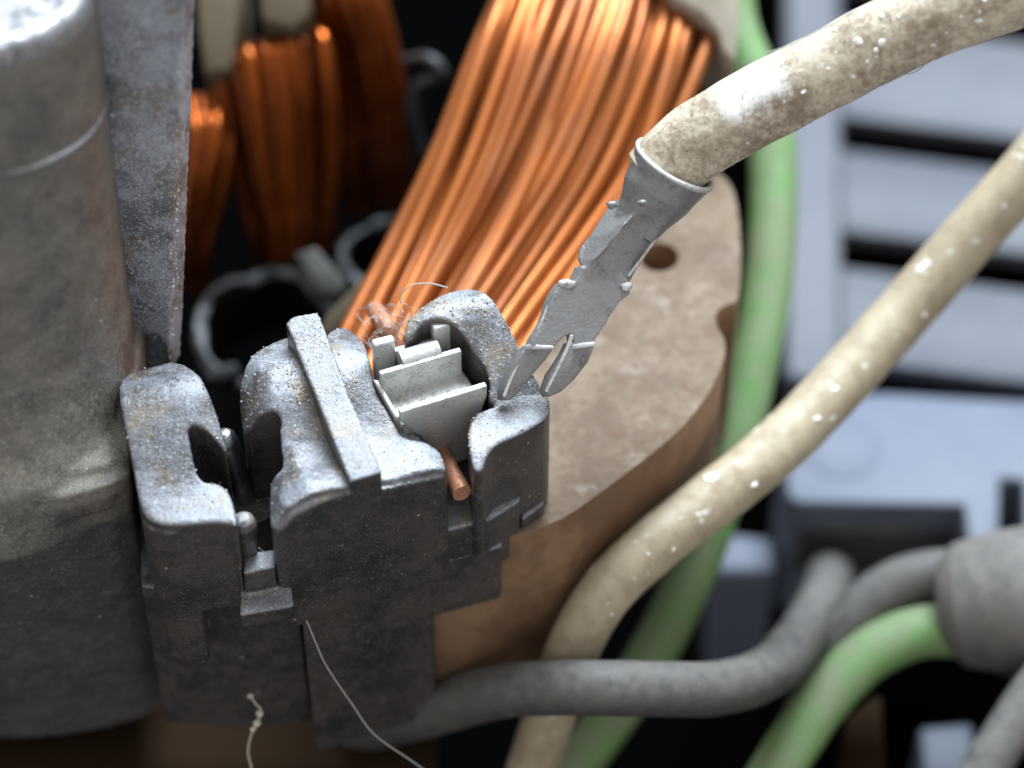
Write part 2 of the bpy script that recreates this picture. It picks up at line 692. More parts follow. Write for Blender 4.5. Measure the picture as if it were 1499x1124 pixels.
def sst(a, b, x):
    t = max(0, min(1, (x - a) / (b - a)))
    return t * t * (3 - 2 * t)


cover = Thing('motor_end_cover', 'dusty black plastic motor end cover with round boss, fin and terminal pockets', 'end cover', (-8, 2, -13))

BX, BY = PZ(-34, 529, 0).to_2d()
# bearing boss: tapered, a raised ring seam, flared foot
prof = [(5.3, -3), (5.42, -.4), (5.36, .6), (5.28, 1.9), (5.16, 3.2), (4.95, 5.4), (4.72, 8.2), (4.56, 10.0), (4.48, 11.2), (4.40, 12.4), (4.28, 13.6), (4.18, 14.7), (4.05, 15.0), (3.8, 15.05)]
LEAN = Vector((.09, .17, 1))
BM = frame((BX, BY, 0), LEAN)


def boss():
    vs, fs = lathe(prof, seg=128, M=BM)
    c = Vector((BX, BY, 0))
    out = []
    for v in vs:
        r = Vector((v.x - BX, v.y - BY))
        k = max(0, -r.y / max(r.length, .1))          # the foot flares only towards the front shoulder
        f = 1.5 * k * max(0, 1 - max(0, v.z + .2) / 4.2) ** 2.2
        out.append(v + Vector((r.x, r.y, 0)).normalized() * f)
    return out, fs


def bodywall():
    """plan outline extruded as horizontal layers so the shoulder can roll over"""
    layers = []
    front = [(-260, 775), (-120, 775), (0, 770), (90, 758), (160, 738), (190, 722)]
    for (dv, z) in ((-175, .5), (-110, .42), (-60, .28), (-30, -.05), (-12, -.55), (-3, -1.2), (0, -2.2)):
        layers.append((dv, z))
    out = []
    for i, (dv, z) in enumerate(layers):
        px = [(u, v + dv) for (u, v) in front]
        pts = [PZ(u, v, z) for u, v in px]
        right = PZ(196 if z > -1 else 197, 716 + dv, z)
        pts = [Vector((p.x, p.y)) for p in pts]
        back = [Vector((pts[-1].x, 6.0)), Vector((pts[0].x, 6.0))]
        zt = z
        zb = -15.3 if i == len(layers) - 1 else layers[i + 1][1] - .12
        out.append(prism(pts + back, zt, zb, 0))
    return out


cover.add('bearing_boss', mould([boss()] + bodywall(), voxel=.10, it=16, lump=.03), M_PLASTIC2)
cover.add('ring_seam', lathe([(4.35, 10.88), (4.545, 10.96), (4.575, 11.04), (4.535, 11.12), (4.35, 11.2)], seg=128, M=BM), M_PLASTIC)

# stiffening fin beside the boss
def PF(u, v, y0=2.3):                              # plane of the fin, leaning back with the boss
    r = ray(u, v)
    return CAM + r * ((y0 + .17 * CAM.z - CAM.y) / (r.y - .17 * r.z))


def fin():
    f = [(120, -140), (270, -140), (265, 0), (247, 500), (244, 560), (120, 560)]
    b = [(120, -140), (291, -140), (284, 0), (264, 500), (260, 560), (120, 560)]
    vs = [PF(u, v) for u, v in f] + [PF(u, v) + Vector((0, 1.3, 0)) for u, v in b]
    n = len(f)
    fs = [tuple(range(n)), tuple(range(2 * n - 1, n - 1, -1))]
    for i in range(n):
        j = (i + 1) % n
        fs.append((i, i + n, j + n, j))
    return vs, fs


arch = [(172, 580), (173, 530), (182, 507), (200, 494), (226, 489), (240, 500), (247, 524), (247, 580)]
cutter = slab([PF(u, v) + Vector((0, -1.5, 0)) for u, v in arch], (0, 2.15, 0))
cover.add('fin', mould([fin()], [cutter], voxel=.07, it=2, lump=.012), M_FIN)

# --- pocket wall next to the flange (carries the long tongue)
zw = lambda x, y: 0.05 + 1.7 * sst(1.2, 4.9, tloc(x, y)) - .75 * sst(4.7, 6.6, tloc(x, y)) - .35 * sst(-4.3, -3.0, sloc(x, y)) * sst(1.5, 3.0, tloc(x, y))
wing = [(172, 575), (178, 550), (215, 538), (262, 527), (290, 546), (308, 580), (322, 618), (336, 668), (322, 652), (303, 628), (273, 618), (281, 662), (291, 704),
        (322, 706), (338, 722), (350, 772), (330, 762), (245, 769), (216, 760), (205, 742), (190, 660)]
g = [pxprism(wing, zw, -4.9, 1)]
# tongue and its root
tong = [(208, 735), (206, 752), (218, 763), (246, 770), (277, 766), (280, 735)]
g.append(prism([PZ(u, v, 0).to_2d() + Vector((0, -.03)) for u, v in tong], -.4, -7.9, 0))
g.append(slab([PZ(214, 765, 0) + Vector((0, .15, -7.2)), PZ(277, 767, 0) + Vector((0, .15, -7.2)), PZ(272, 767, 0) + Vector((0, .2, -8.3)), PZ(257, 767, 0) + Vector((0, .2, -8.7)), PZ(232, 767, 0) + Vector((0, .2, -8.6))], (0, 1.6, 0)))
cover.add('pocket_wall', mould(g, voxel=.07, it=9, lump=.008), M_PLASTIC)

# --- central wall between the two pockets; its front is one flat face along the line FA-FB
FA, FB = PZ(405, 765, 0).to_2d(), PZ(655, 690, 0).to_2d()
FN = Vector((FB.y - FA.y, FA.x - FB.x)).normalized()      # outward (towards the viewer)


def fl(w, proud=0.0):
    return FA + (FB - FA) * w + FN * proud


def hz(x, y):
    w = (Vector((x, y)) - FA).dot(FB - FA) / (FB - FA).length_squared
    return -.45 + .85 * sst(-.02, .09, w) + .32 * sst(.08, .22, w) - .52 * sst(.50, .66, w) - .22 * sst(.90, 1.02, w)


zc = lambda x, y: hz(x, y) + .85 * sst(1.2, 4.4, tloc(x, y)) - .75 * sst(4.4, 6.4, tloc(x, y)) - .7 * sst(-1.5, -2.9, sloc(x, y)) * sst(1.0, 2.5, tloc(x, y)) - .35 * sst(.2, 1.0, tloc(x, y)) * sst(3.4, 2.0, tloc(x, y))
cl = [(350, 600), (352, 560), (362, 528), (385, 507), (432, 488), (470, 560), (500, 640), (530, 705), (508, 713), (480, 717), (455, 723), (425, 741), (410, 757), (402, 776), (395, 770), (394, 715), (404, 692),
      (416, 684), (409, 640), (412, 606), (398, 600), (372, 612), (362, 640)]
cr = [(470, 500), (486, 480), (508, 477), (530, 494), (544, 536), (549, 574), (576, 612), (588, 641), (640, 651), (657, 690), (645, 687), (620, 690), (566, 706), (548, 700), (520, 700), (490, 600)]
zcr = lambda x, y: hz(x, y) * sst(2.4, .6, tloc(x, y)) + 1.2 * sst(.8, 4.2, tloc(x, y)) - .7 * sst(4.4, 6.4, tloc(x, y)) - .25 * sst(1.3, 2.2, sloc(x, y)) * sst(2.0, 3.5, tloc(x, y))
g = [pxprism(cl, zc, -5.0, 1), pxprism(cr, zcr, -5.0, 1)]
inner = [PZ(640, 640, 0).to_2d(), PZ(560, 600, 0).to_2d(), PZ(520, 560, 0).to_2d(), PZ(440, 620, 0).to_2d(), PZ(412, 690, 0).to_2d()]
g.append(prism([fl(.0, -.05), fl(.03, .02), fl(.5, .04), fl(.98, .02), fl(1.0, -.05)] + inner, lambda x, y: min(zc(x, y), hz(x, y)) - .28, -5.9, .35))
# raised divider rib, flush with that face
zr = lambda x, y: 1.18 + .19 * tloc(x, y)
rb = [(418, 472), (430, 462), (464, 457), (469, 463), (512, 580), (558, 684)]
rp = []
for (u, v) in rb + [(512, 706), (470, 600)]:
    z = 0
    for _ in range(12):
        p = PZ(u, v, z)
        z = zr(p.x, p.y)
    rp.append(PZ(u, v, z).to_2d())
rp[5] = fl(.615, .05)
rp[6] = fl(.43, .05)
cover.add('pocket_wall', mould(g, voxel=.07, it=8, lump=.008), M_PLASTIC)
cover.add('divider_rib', mould([prism(rp, zr, -5.85, .4)], voxel=.055, it=4, lump=.006), M_PLASTIC)

# --- outer wall of the filled pocket: tall rounded hump and front lip
zh = lambda x, y: .10 + 2.2 * sst(.9, 4.8, tloc(x, y)) - .55 * sst(4.2, 6.0, tloc(x, y)) - .4 * sst(4.6, 3.2, sloc(x, y)) * sst(2.0, 3.5, tloc(x, y))
hump = [(590, 500), (594, 470), (620, 446), (652, 428), (690, 420), (716, 430), (730, 450), (768, 520), (806, 588), (803, 606), (768, 596), (735, 596), (712, 585), (719, 565), (711, 535), (691, 512), (680, 490), (657, 468), (622, 467), (604, 490)]
zl = lambda x, y: .12 - .3 * sst(.2, -1.2, tloc(x, y)) + .45 * sst(.6, 3.0, tloc(x, y))
lip = [(683, 640), (688, 612), (704, 600), (738, 590), (770, 582), (804, 578), (806, 600), (795, 616), (756, 638), (726, 650), (712, 668), (706, 690), (692, 690)]
g = [pxprism(hump, zh, -5.0, 1), pxprism(lip, zl, -4.8, 1)]
g.append(pxprism([(706, 684), (716, 664), (756, 640), (798, 616), (800, 590), (720, 600), (690, 640), (690, 690)], -.3, -5.2, 0))
cover.add('pocket_wall', mould(g, voxel=.07, it=9, lump=.008), M_PLASTIC)

# --- floor of both pockets and the web that ties the walls together
g = [pxprism([(200, 735), (300, 690), (420, 680), (430, 740), (330, 790)], -3.6, -6.0, 0),
     pxprism([(500, 640), (580, 560), (700, 570), (720, 690), (690, 740), (655, 745), (560, 750)], -3.4, -6.0, 0)]
cover.add('pocket_floor', mould(g, voxel=.09, it=3), M_PLASTIC2)

# --- skirt below the pockets: set back a little under the seam line
p7, p8, p9 = PZ(716, 674, 0).to_2d(), PZ(760, 648, 0).to_2d(), PZ(782, 560, 0).to_2d()
g = [prism([fl(.04, -.09), fl(.5, -.06), fl(1.0, -.08), p7 + Vector((0, .05)), p8 + Vector((0, .08)), p9, PZ(440, 640, 0).to_2d()], -3.3, -6.25, 0)]
cover.add('skirt', mould(g, voxel=.08, it=5, lump=.02), M_PLASTIC)
# back wall under the first pocket
bw1 = [Vector((p.x, p.y)) for p in (PZ(180, 712, 0), PZ(300, 722, 0), PZ(420, 712, 0), PZ(430, 640, 0), PZ(180, 640, 0))]
cover.add('skirt', mould([prism(bw1, -5.6, -14.2, 0)], voxel=.09, it=4, lump=.02), M_PLASTIC)


def leg(px, ztop, zbot, taper=.0):
    pts = [PZ(u, v, 0) for u, v in px]
    c = sum((Vector((p.x, p.y)) for p in pts), Vector((0, 0))) / len(pts)
    n = len(pts)
    vs = [Vector((p.x, p.y, ztop)) for p in pts] + [Vector((p.x + (c.x - p.x) * taper, p.y + (c.y - p.y) * taper, zbot)) for p in pts]
    fs = [tuple(range(n)), tuple(range(2 * n - 1, n - 1, -1))] + [(i, i + n, (i + 1) % n + n, (i + 1) % n) for i in range(n)]
    return vs, fs


cover.add('leg', mould([leg([(424, 752), (628, 692), (628, 610), (440, 650)], -5.0, -14.6, .03)], voxel=.09, it=4, lump=.02), M_PLASTIC)
cover.add('leg', mould([leg([(622, 696), (734, 668), (738, 560), (640, 560)], -5.0, -8.2, .03)], voxel=.09, it=4, lump=.02), M_PLASTIC)
# small drop tab at the outer corner
tp = [PZ(764, 640, 0), PZ(797, 617, 0), PZ(798, 590, 0), PZ(764, 610, 0)]
cover.add('locating_tab', mould([prism([Vector((p.x, p.y)) - Vector((0, .14)) for p in tp], -4.4, -7.2, 0),
                                prism([Vector((p.x, p.y)) - Vector((0, .10)) for p in (PZ(772, 634, 0), PZ(793, 620, 0), PZ(793, 600, 0), PZ(772, 610, 0))], -5, -7.6, 0)], voxel=.06, it=4), M_PLASTIC)
# nub, post and foot in the mouth of the first pocket
nb = PZ(358, 772, -1.2)
cover.add('nub', mould([lathe([(.36, -1.2), (.42, -.3), (.42, .2), (.34, .45), (.18, .58)], (nb.x, nb.y), 40, nb.z)], voxel=.05, it=3), M_PLASTIC)
pp = [PZ(357, 842, -2.6), PZ(403, 832, -2.6), PZ(403, 806, -2.6), PZ(357, 812, -2.6)]
fo = [PZ(352, 900, -3.7), PZ(430, 886, -3.7), PZ(424, 838, -3.7), PZ(352, 850, -3.7)]
cover.add('latch_foot', mould([prism([Vector((p.x, p.y)) for p in pp], -2.5, -4.6, 0), prism([Vector((p.x, p.y)) for p in fo], -3.7, -4.5, 0)], voxel=.055, it=4, lump=.02), M_PLASTIC)

# ==================================================================== bearing cap in the boss
capm = lathe([(3.2, 12.0), (3.4, 14.5), (4.16, 14.75), (4.12, 15.1), (4.04, 15.3), (3.88, 15.45), (3.68, 15.48), (3.54, 15.35), (.6, 15.30)], seg=96, M=BM)
single('bearing_cap', capm, M_STEEL, 'scuffed shiny steel cap seated in the top of the round boss', 'cap', base=(BX + 1.1, BY + 2.0, 12.0))

# ==================================================================== contact pin in the open pocket
c0 = PZ(340, 668, -1.6)
single('contact_pin', bevelled(lathe([(.40, -1.9), (.42, -1.8), (.42, 1.0), (.38, 1.25), (.26, 1.42), (.1, 1.5)], seg=32, M=frame(c0 + Vector((0, 0, -.3)), (-.16, .1, 1))), .02), M_CHROME,
       'shiny round metal pin standing in the empty pocket', 'pin')

# ==================================================================== terminal in the filled pocket
term = Thing('slot_terminal', 'tinned metal slot terminal pressed into the pocket of the black cover', 'terminal', PZ(640, 600, -3.2))


def plate(px, z, zbot, thick, name, mat=M_TIN, bev=.05):
    """upright sheet: top edge from two pixels at height z, thickness towards the back"""
    (u0, v0), (u1, v1) = px
    a, b = PZ(u0, v0, z), PZ(u1, v1, z)
    d = (b - a).normalized()
    nrm = Vector((-d.y, d.x, 0)) * thick
    geo = slab([a, b, Vector((b.x, b.y, zbot)), Vector((a.x, a.y, zbot))], nrm)
    return geo


a, b = PZ(586, 604, .95), PZ(713, 565, .95)
bd = (b - a).normalized()
L = (b - a).length
bl = [a, b, b + Vector((0, 0, -.5)), a + bd * (L * .86) + Vector((0, 0, -2.0)), a + bd * (L * .80) + Vector((0, 0, -3.6)), a + bd * (L * .40) + Vector((0, 0, -3.6)), a + bd * (L * .22) + Vector((0, 0, -1.6)), a + Vector((0, 0, -.5))]
term.add('front_blade', bevelled(slab(bl, Vector((-bd.y, bd.x, 0)) * .22), .04), M_TIN)
term.add('middle_plate', bevelled(plate([(557, 549), (676, 514)], 1.35, -3.2, .22, ''), .05), M_TIN)
term.add('back_plate', bevelled(plate([(548, 524), (664, 489)], 1.1, -3.2, .2, ''), .04), M_TIN)
a, b = PZ(586, 530, 1.15), PZ(642, 513, 1.15)
term.add('rolled_spring', tube([a, (a + b) / 2, b], .40, 24, 6), M_TIN)
for (u0, u1, v0, v1, z) in ((547, 579, 507, 499, 1.9), (635, 663, 483, 474, 1.9)):
    term.add('ear', bevelled(plate([(u0, v0), (u1, v1)], z, -3.0, .36, ''), .09), M_TIN)
a = PZ(554, 556, .9)
b = PZ(586, 612, .5)
term.add('side_plate', bevelled(slab([a, b, Vector((b.x, b.y, -3.2)), Vector((a.x, a.y, -3.2))], (-.2, .05, 0)), .04), M_TIN)

term.add('bridge', bevelled(pxprism([(556, 574), (676, 540), (706, 585), (590, 622)], .15, -1.0, 0, step=0), .05), M_TIN)

# copper magnet wire gripped by that terminal
mw = [PZ(548, 452, -1.6), PZ(562, 476, -.6), PZ(572, 505, -.9), PZ(600, 570, -1.9), PZ(636, 642, -2.0), PZ(660, 690, -1.7), PZ(677, 722, -1.6)]
single('magnet_wire', tube(mw, .335, 16, 8, .25), M_BARE, 'cut end of bare copper wire poking out under the slot terminal', 'wire')

# ==================================================================== stator core
st = [(1066, 505), (1050, 556), (1018, 604), (985, 640), (900, 706), (812, 770), (700, 796), (560, 805), (480, 790), (470, 640), (700, 400), (860, 250), (960, 215), (1060, 250), (1083, 300),
      (1086, 440), (1062, 446), (1046, 458), (1048, 476)]
sg = pxprism(st, -5.0, -13.5, 2, step=0)
hc = PZ(965, 376, -5)
cutme = rawmesh(lathe([(.72, -30), (.72, 5)], (hc.x, hc.y), 40))
co = bpy.data.objects.new('cut', cutme)
COL.objects.link(co)
sm = evaluated(rawmesh(sg), [('BOOLEAN', dict(operation='DIFFERENCE', object=co, solver='EXACT')), ('BEVEL', dict(width=.12, segments=2, limit_method='ANGLE', angle_limit=math.radians(50)))])
bpy.data.objects.remove(co)
for p in sm.polygons:
    p.use_smooth = True
sm.set_sharp_from_angle(angle=math.radians(30))
single('stator_core', sm, M_RUST, 'rusty steel stator core with a black bolt hole beside the copper coil', 'stator', smooth=False, base=(5, 6, -13.5))
single('base_bracket', bevelled(pxprism([(-420, 900), (600, 930), (640, 990), (640, 1320), (-420, 1320)], -17.5, -20, 0, step=0), .3), M_BROWN, 'dim rusty brown bracket below the black end cover', 'bracket')

# ==================================================================== coils
def coil(name, label, rails, nst, layers, dia, mat, jit, seed, crown=1.5, layer_gap=.5):
    """rails: list of ((u0,v0),(u1,v1),d) cross lines from start to end; strands run across them"""
    rnd = random.Random(seed)
    pts0 = [PD((r[0][0] + r[1][0]) / 2, (r[0][1] + r[1][1]) / 2, r[2]) for r in rails]
    low = min(pts0, key=lambda p: p.z)
    th = Thing(name, label, 'coil', low, 'copper coils of the stator')
    for L in range(layers):
        for i in range(nst):
            s = (i + .5 * (L % 2)) / (nst - 1)
            if s > 1:
                continue
            path = []
            o0, o1 = rnd.gauss(0, jit), rnd.gauss(0, jit * 2.4)      # a strand drifts across its neighbours
            lift = rnd.gauss(0, .22)
            for k, r in enumerate(rails):
                t = k / (len(rails) - 1)
                ss = s + o0 * (1 - t) + o1 * t + rnd.gauss(0, jit * .12)
                u = r[0][0] + (r[1][0] - r[0][0]) * ss
                v = r[0][1] + (r[1][1] - r[0][1]) * ss
                d = r[2] + crown * (2 * s - 1) ** 2 + L * layer_gap + lift * math.sin(3.1 * t + i)
                path.append(PD(u, v, d))
            th.add('wire_strand', tube(path, dia / 2 * rnd.uniform(.94, 1.05), 10, 7), mat)
    return th


coil('copper_coil', 'bright orange copper coil fanning out beside the rusty core',
     [((745, -60), (1050, -40), 106.5), ((700, 50), (1036, 60), 104.4), ((640, 220), (970, 225), 102.8), ((586, 350), (892, 345), 101.6), ((530, 470), (800, 465), 100.0), ((470, 600), (715, 590), 98.0)],
     14, 4, .62, M_COPPER, .028, 8, 0.9, .45)
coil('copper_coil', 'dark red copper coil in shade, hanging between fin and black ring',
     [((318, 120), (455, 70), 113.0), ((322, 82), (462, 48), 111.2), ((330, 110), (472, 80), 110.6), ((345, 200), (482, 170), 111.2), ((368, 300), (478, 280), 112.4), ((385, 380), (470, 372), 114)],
     8, 3, .70, M_COPPER_SHADE, .02, 5, 1.0)
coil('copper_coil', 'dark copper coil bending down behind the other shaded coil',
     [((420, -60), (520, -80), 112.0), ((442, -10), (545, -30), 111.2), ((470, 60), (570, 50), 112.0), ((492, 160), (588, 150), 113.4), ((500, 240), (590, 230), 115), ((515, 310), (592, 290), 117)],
     7, 3, .66, M_COPPER_SHADE, .02, 9, 1.0)
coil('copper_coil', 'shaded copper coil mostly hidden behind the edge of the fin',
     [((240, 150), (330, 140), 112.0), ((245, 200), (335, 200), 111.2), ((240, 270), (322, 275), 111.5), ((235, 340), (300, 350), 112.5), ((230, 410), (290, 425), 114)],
     6, 2, .70, M_COPPER_SHADE, .03, 13, 1.0)

# ==================================================================== bobbin pieces
def pd_plate(px, d, thick, off=None):
    pts = [PD(u, v, d) for u, v in px]
    return slab(pts, off or FWD * thick)


bw = [(950, -70), (985, -2), (1028, 20), (1050, 46), (1058, 74), (1076, 92), (1080, 40), (1082, -70)]
single('coil_bobbin', bevelled(slab([PD(u, v, 104.5) for u, v in bw], Vector((.2, 2.0, -5.5))), .15), M_BEIGE, 'beige plastic bobbin flange at the head of the bright coil', 'bobbin')
single('coil_bobbin', bevelled(slab([PD(u, v, 110.5) for u, v in [(286, -60), (290, 40), (300, 108), (338, 104), (352, 20), (356, -60)]], Vector((0, 1.5, -4))), .2), M_TAN, 'tan plastic bobbin piece behind the top of the fin', 'bobbin')
single('insulating_tape', bevelled(slab([PD(u, v, 110.0) for u, v in [(372, -50), (384, 30), (430, 44), (452, 20), (455, -50)]], Vector((0, 1.2, -3))), .2), M_TAN, 'brown tape wrapped over the head of the shaded coil', 'tape')
single('slot_liner', bevelled(slab([PD(u, v, 104.6) for u, v in [(468, 486), (478, 460), (556, 380), (572, 382), (560, 410), (486, 490)]], Vector((.1, .3, -2.5))), .06), M_TAN, 'tan slot liner paper along the edge of the bright coil', 'liner')


def ring(name, u, v, d, R, t, h, tilt, label, grp='black plastic bobbin rings'):
    o = PD(u, v, d)
    ax = (-FWD + UP * tilt).normalized()
    M = frame(o, ax)
    prof = [(R - t, -h), (R, -h), (R, -.15), (R - .15, 0), (R - t + .15, 0), (R - t, -.15), (R - t, -h)]
    seg = 64
    vs, fs = [], []
    for (r, z) in prof[:-1]:
        for k in range(seg):
            a = 2 * math.pi * k / seg
            q = M @ Vector((r * math.cos(a), r * math.sin(a), z))
            vs.append(q + mnoise.noise_vector(q * .55) * .45 + mnoise.noise_vector(q * 1.9) * .12)
    n = len(prof) - 1
    for i in range(n):
        for k in range(seg):
            k2 = (k + 1) % seg
            j = (i + 1) % n
            fs.append((i * seg + k, i * seg + k2, j * seg + k2, j * seg + k))
    return single(name, (vs, fs), M_BLACK, label, 'ring', grp)


ring('bobbin_ring', 392, 480, 112, 2.95, .5, 5, .5, 'large black plastic ring below the dark red coil')
ring('bobbin_ring', 566, 372, 114, 2.0, .45, 5, .5, 'small black plastic ring beside the bright coil')
single('bobbin_clip', tube([PD(596, 92, 114), PD(628, 88, 113), PD(645, 110, 113), PD(610, 130, 113.5), PD(604, 180, 114), PD(618, 232, 115)], .32, 12, 8), M_BLACK, 'bent black plastic clip between the dark coil and the bright coil', 'clip')
single('bobbin_leaf', bevelled(slab([PD(u, v, 111) for u, v in [(432, 372), (462, 362), (506, 412), (500, 432), (470, 430)]], Vector((.1, .6, -1.2))), .1), m_dark('grey_nylon', (.06, .06, .055), (.14, .135, .115), .7), 'small grey plastic leaf beside the large black ring', 'leaf')
single('bobbin_chip', bevelled(slab([PD(u, v, 110) for u, v in [(296, 552), (312, 538), (345, 530), (350, 545), (325, 560)]], Vector((.1, .6, -1.2))), .1), M_BLACK, 'small black plastic chip seen through the gap of the open pocket', 'chip')

# ==================================================================== lead wire with crimped terminal
lead = Thing('lead_wire', 'thick grimy cream lead wire with a grey metal terminal crimped on its end', 'wire', LEAD_BASE)
wp = [(958, 262, 92.0), (990, 232, 91.8), (1030, 200, 91.6), (1105, 157, 91.2), (1178, 119, 90.8), (1248, 82, 90.4), (1318, 47, 90), (1400, 12, 89.6), (1500, -22, 89.2), (1640, -55, 88.8)]
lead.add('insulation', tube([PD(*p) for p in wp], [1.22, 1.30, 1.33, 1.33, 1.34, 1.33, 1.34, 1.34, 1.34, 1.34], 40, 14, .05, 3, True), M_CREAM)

AX0, AX1 = PD(985, 245, 91.8), PD(800, 545, 92.0)
adir = (AX1 - AX0).normalized()
side = adir.cross(-FWD).normalized()          # across the terminal
if side.x < 0:
    side = -side
nrm = -FWD


def ferrule():
    prof = [(0.0, 1.46, 1.40), (.10, 1.50, 1.44), (.3, 1.44, 1.38), (.8, 1.30, 1.22), (1.25, 1.22, 1.10), (1.6, 1.10, .95), (1.95, .96, .74), (2.3, .86, .55), (2.7, .80, .42)]
    seg = 48
    vs, fs = [], []
    c0 = AX0 - adir * .15
    tiltv = (adir + nrm * -.42).normalized()    # mouth leans up towards the viewer
    for i, (s, ru, rn) in enumerate(prof):
        for k in range(seg):
            a = 2 * math.pi * k / seg
            q = side * (ru * math.cos(a)) + nrm * (rn * math.sin(a))
            lean = max(0, 1 - s / 1.6) * .42 * (rn * math.sin(a))
            if s > 1.6:                           # U-shaped crimp: pressed-in middle
                dip = sst(1.6, 2.4, s) * .25 * math.exp(-((math.cos(a) - .25) / .42) ** 2) * max(0, math.sin(a))
                q -= nrm * dip
            p = c0 + adir * (s + lean) + q
            p += q.normalized() * .03 * mnoise.noise(p * 1.7)
            vs.append(p)
    n = len(prof)
    for i in range(n - 1):
        for k in range(seg):
            k2 = (k + 1) % seg
            fs.append((i * seg + k, i * seg + k2, (i + 1) * seg + k2, (i + 1) * seg + k))
    fs.append(tuple(range((n - 1) * seg, n * seg)))
    # inner wall of the mouth
    k0 = len(vs)
    for (s, ru, rn) in ((.02, 1.30, 1.24), (.9, 1.12, 1.04)):
        for k in range(seg):
            a = 2 * math.pi * k / seg
            q = side * (ru * math.cos(a)) + nrm * (rn * math.sin(a))
            lean = max(0, 1 - s / 1.6) * .42 * (rn * math.sin(a))
            vs.append(c0 + adir * (s + lean) + q)
    for k in range(seg):
        k2 = (k + 1) % seg
        fs.append((k, k0 + k, k0 + k2, k2))
        fs.append((k0 + k, k0 + seg + k, k0 + seg + k2, k0 + k2))
    fs.append(tuple(k0 + seg + k for k in range(seg)))
    return vs, fs


TH = (FWD * .30 - RIGHT * .26 - UP * .02)       # sheet thickness, seen along its left edge


def rough_sheet(px, dfun, th=TH, seed=0, amp=.035, bev=.05, raw=False):
    """sheet metal cut-out with nibbled edges; px rows may carry their own depth"""
    pts = []
    n = len(px)
    for i in range(n):
        a, b = px[i], px[(i + 1) % n]
        da = a[2] if len(a) > 2 else dfun(a[0], a[1])
        db = b[2] if len(b) > 2 else dfun(b[0], b[1])
        A, B = PD(a[0], a[1], da), PD(b[0], b[1], db)
        k = max(1, int((B - A).length / .28))
        for j in range(k):
            p = A.lerp(B, j / k)
            if j:
                q = mnoise.noise_vector(p * 3.1 + Vector((seed, 0, 0))) * amp
                p = p + q
            pts.append(p)
    return slab(pts, th) if raw else bevelled(slab(pts, th), bev, 2, 50)


def edge_bead(px, d, r=.085, seed=0):
    """sheared edge, slightly lumpy; its highlight is put in as brighter tin"""
    return tube([PD(u, v, d) for u, v in px], r, 10, 8, .55, seed, True)


def bead(u, v, d, r, seed):
    o = PD(u, v, d)
    bm = bmesh.new()
    bmesh.ops.create_icosphere(bm, subdivisions=3, radius=r)
    vs = []
    for w in bm.verts:
        q = w.co * (1 + .45 * mnoise.noise(w.co * (1.6 / r) * .6 + Vector((seed, seed, 0))))
        vs.append(o + RIGHT * q.x * 1.25 + UP * q.y * .9 + FWD * q.z * .7)
    fs = [tuple(w.index for w in f.verts) for f in bm.faces]
    bm.free()
    return vs, fs


dpl = lambda u, v: 91.5 + (u - 850) * .003
body = [ferrule(),
        rough_sheet([(925, 280, 91.9), (896, 296, 92.1), (847, 366, 91.95), (845, 380, 91.9), (855, 398, 91.55), (880, 371, 91.2), (914, 328, 91.15), (940, 300, 91.3)], None, th=FWD * .40 + RIGHT * .12, seed=1, raw=True),
        rough_sheet([(945, 290, 91.4), (914, 328, 91.15), (880, 371, 91.2), (855, 396, 91.5), (856, 422, 91.55), (920, 418, 91.8), (946, 372, 91.95), (966, 336, 92.0)], None, seed=2, raw=True),
        rough_sheet([(852, 388), (868, 398), (911, 400), (923, 415), (924, 430), (908, 441), (886, 477), (872, 497), (870, 511), (842, 511), (839, 488), (826, 492), (811, 509), (776, 508), (796, 472), (811, 430), (822, 414), (842, 412)], dpl, seed=3, raw=True)]
fer = lead.add('crimp_terminal', mould(body, voxel=.042, it=4, lump=.012), M_TIN2)
# rolled lip round the mouth
lip_pts = []
for k in range(33):
    a = 2 * math.pi * k / 32
    q = side * (1.44 * math.cos(a)) + nrm * (1.38 * math.sin(a))
    lip_pts.append(AX0 - adir * .15 + adir * (.04 + .42 * 1.38 * math.sin(a)) + q)
lead.add('lip', tube(lip_pts, .085, 10, 3, .35, 2), M_TIN, fer)
for (u, v, d, r, k) in ((897, 300, 91.0, .15, 1), (940, 297, 90.35, .12, 2)):
    lead.add('bead', bead(u, v, d, r, k), M_TIN2, fer)
nk = pl = fer
lead.add('edge', edge_bead([(920, 404), (944, 372), (966, 340)], 91.75, .05, 7), M_TIN, nk)
lead.add('edge', edge_bead([(775, 507), (790, 482), (803, 452), (812, 431)], 91.5, .075, 1), M_TIN, pl)
lead.add('shoulder_lug', bead(829, 416, 91.5, .20, 11), M_TIN, pl)
lead.add('shoulder_lug', bead(917, 419, 91.65, .15, 12), M_TIN, pl)
p1 = lead.add('prong', rough_sheet([(773, 506, 91.45), (811, 510, 91.55), (800, 526, 91.6), (786, 542, 91.65), (765, 567, 91.75), (750, 585, 91.8), (738, 585, 91.7), (738, 568, 91.55), (752, 536, 91.45)], None, seed=4, amp=.02), M_TIN2, pl)
lead.add('prong', rough_sheet([(836, 500, 91.5), (870, 510, 91.55), (861, 531, 91.6), (842, 555, 91.65), (821, 574, 91.7), (805, 581, 91.6), (799, 572, 91.5), (808, 547, 91.45), (827, 519, 91.45)], None, seed=5, amp=.02), M_TIN2, pl)
lead.add('edge', edge_bead([(772, 506), (755, 539), (738, 580)], 91.55, .055, 3), M_TIN, pl)
lead.add('edge', edge_bead([(837, 491), (828, 516), (800, 573)], 91.5, .065, 4), M_TIN, pl)
lead.add('tooth', rough_sheet([(774, 504), (811, 506), (811, 511), (775, 511)], lambda u, v: 91.3, seed=6, amp=.015, bev=.03), M_TIN, pl)
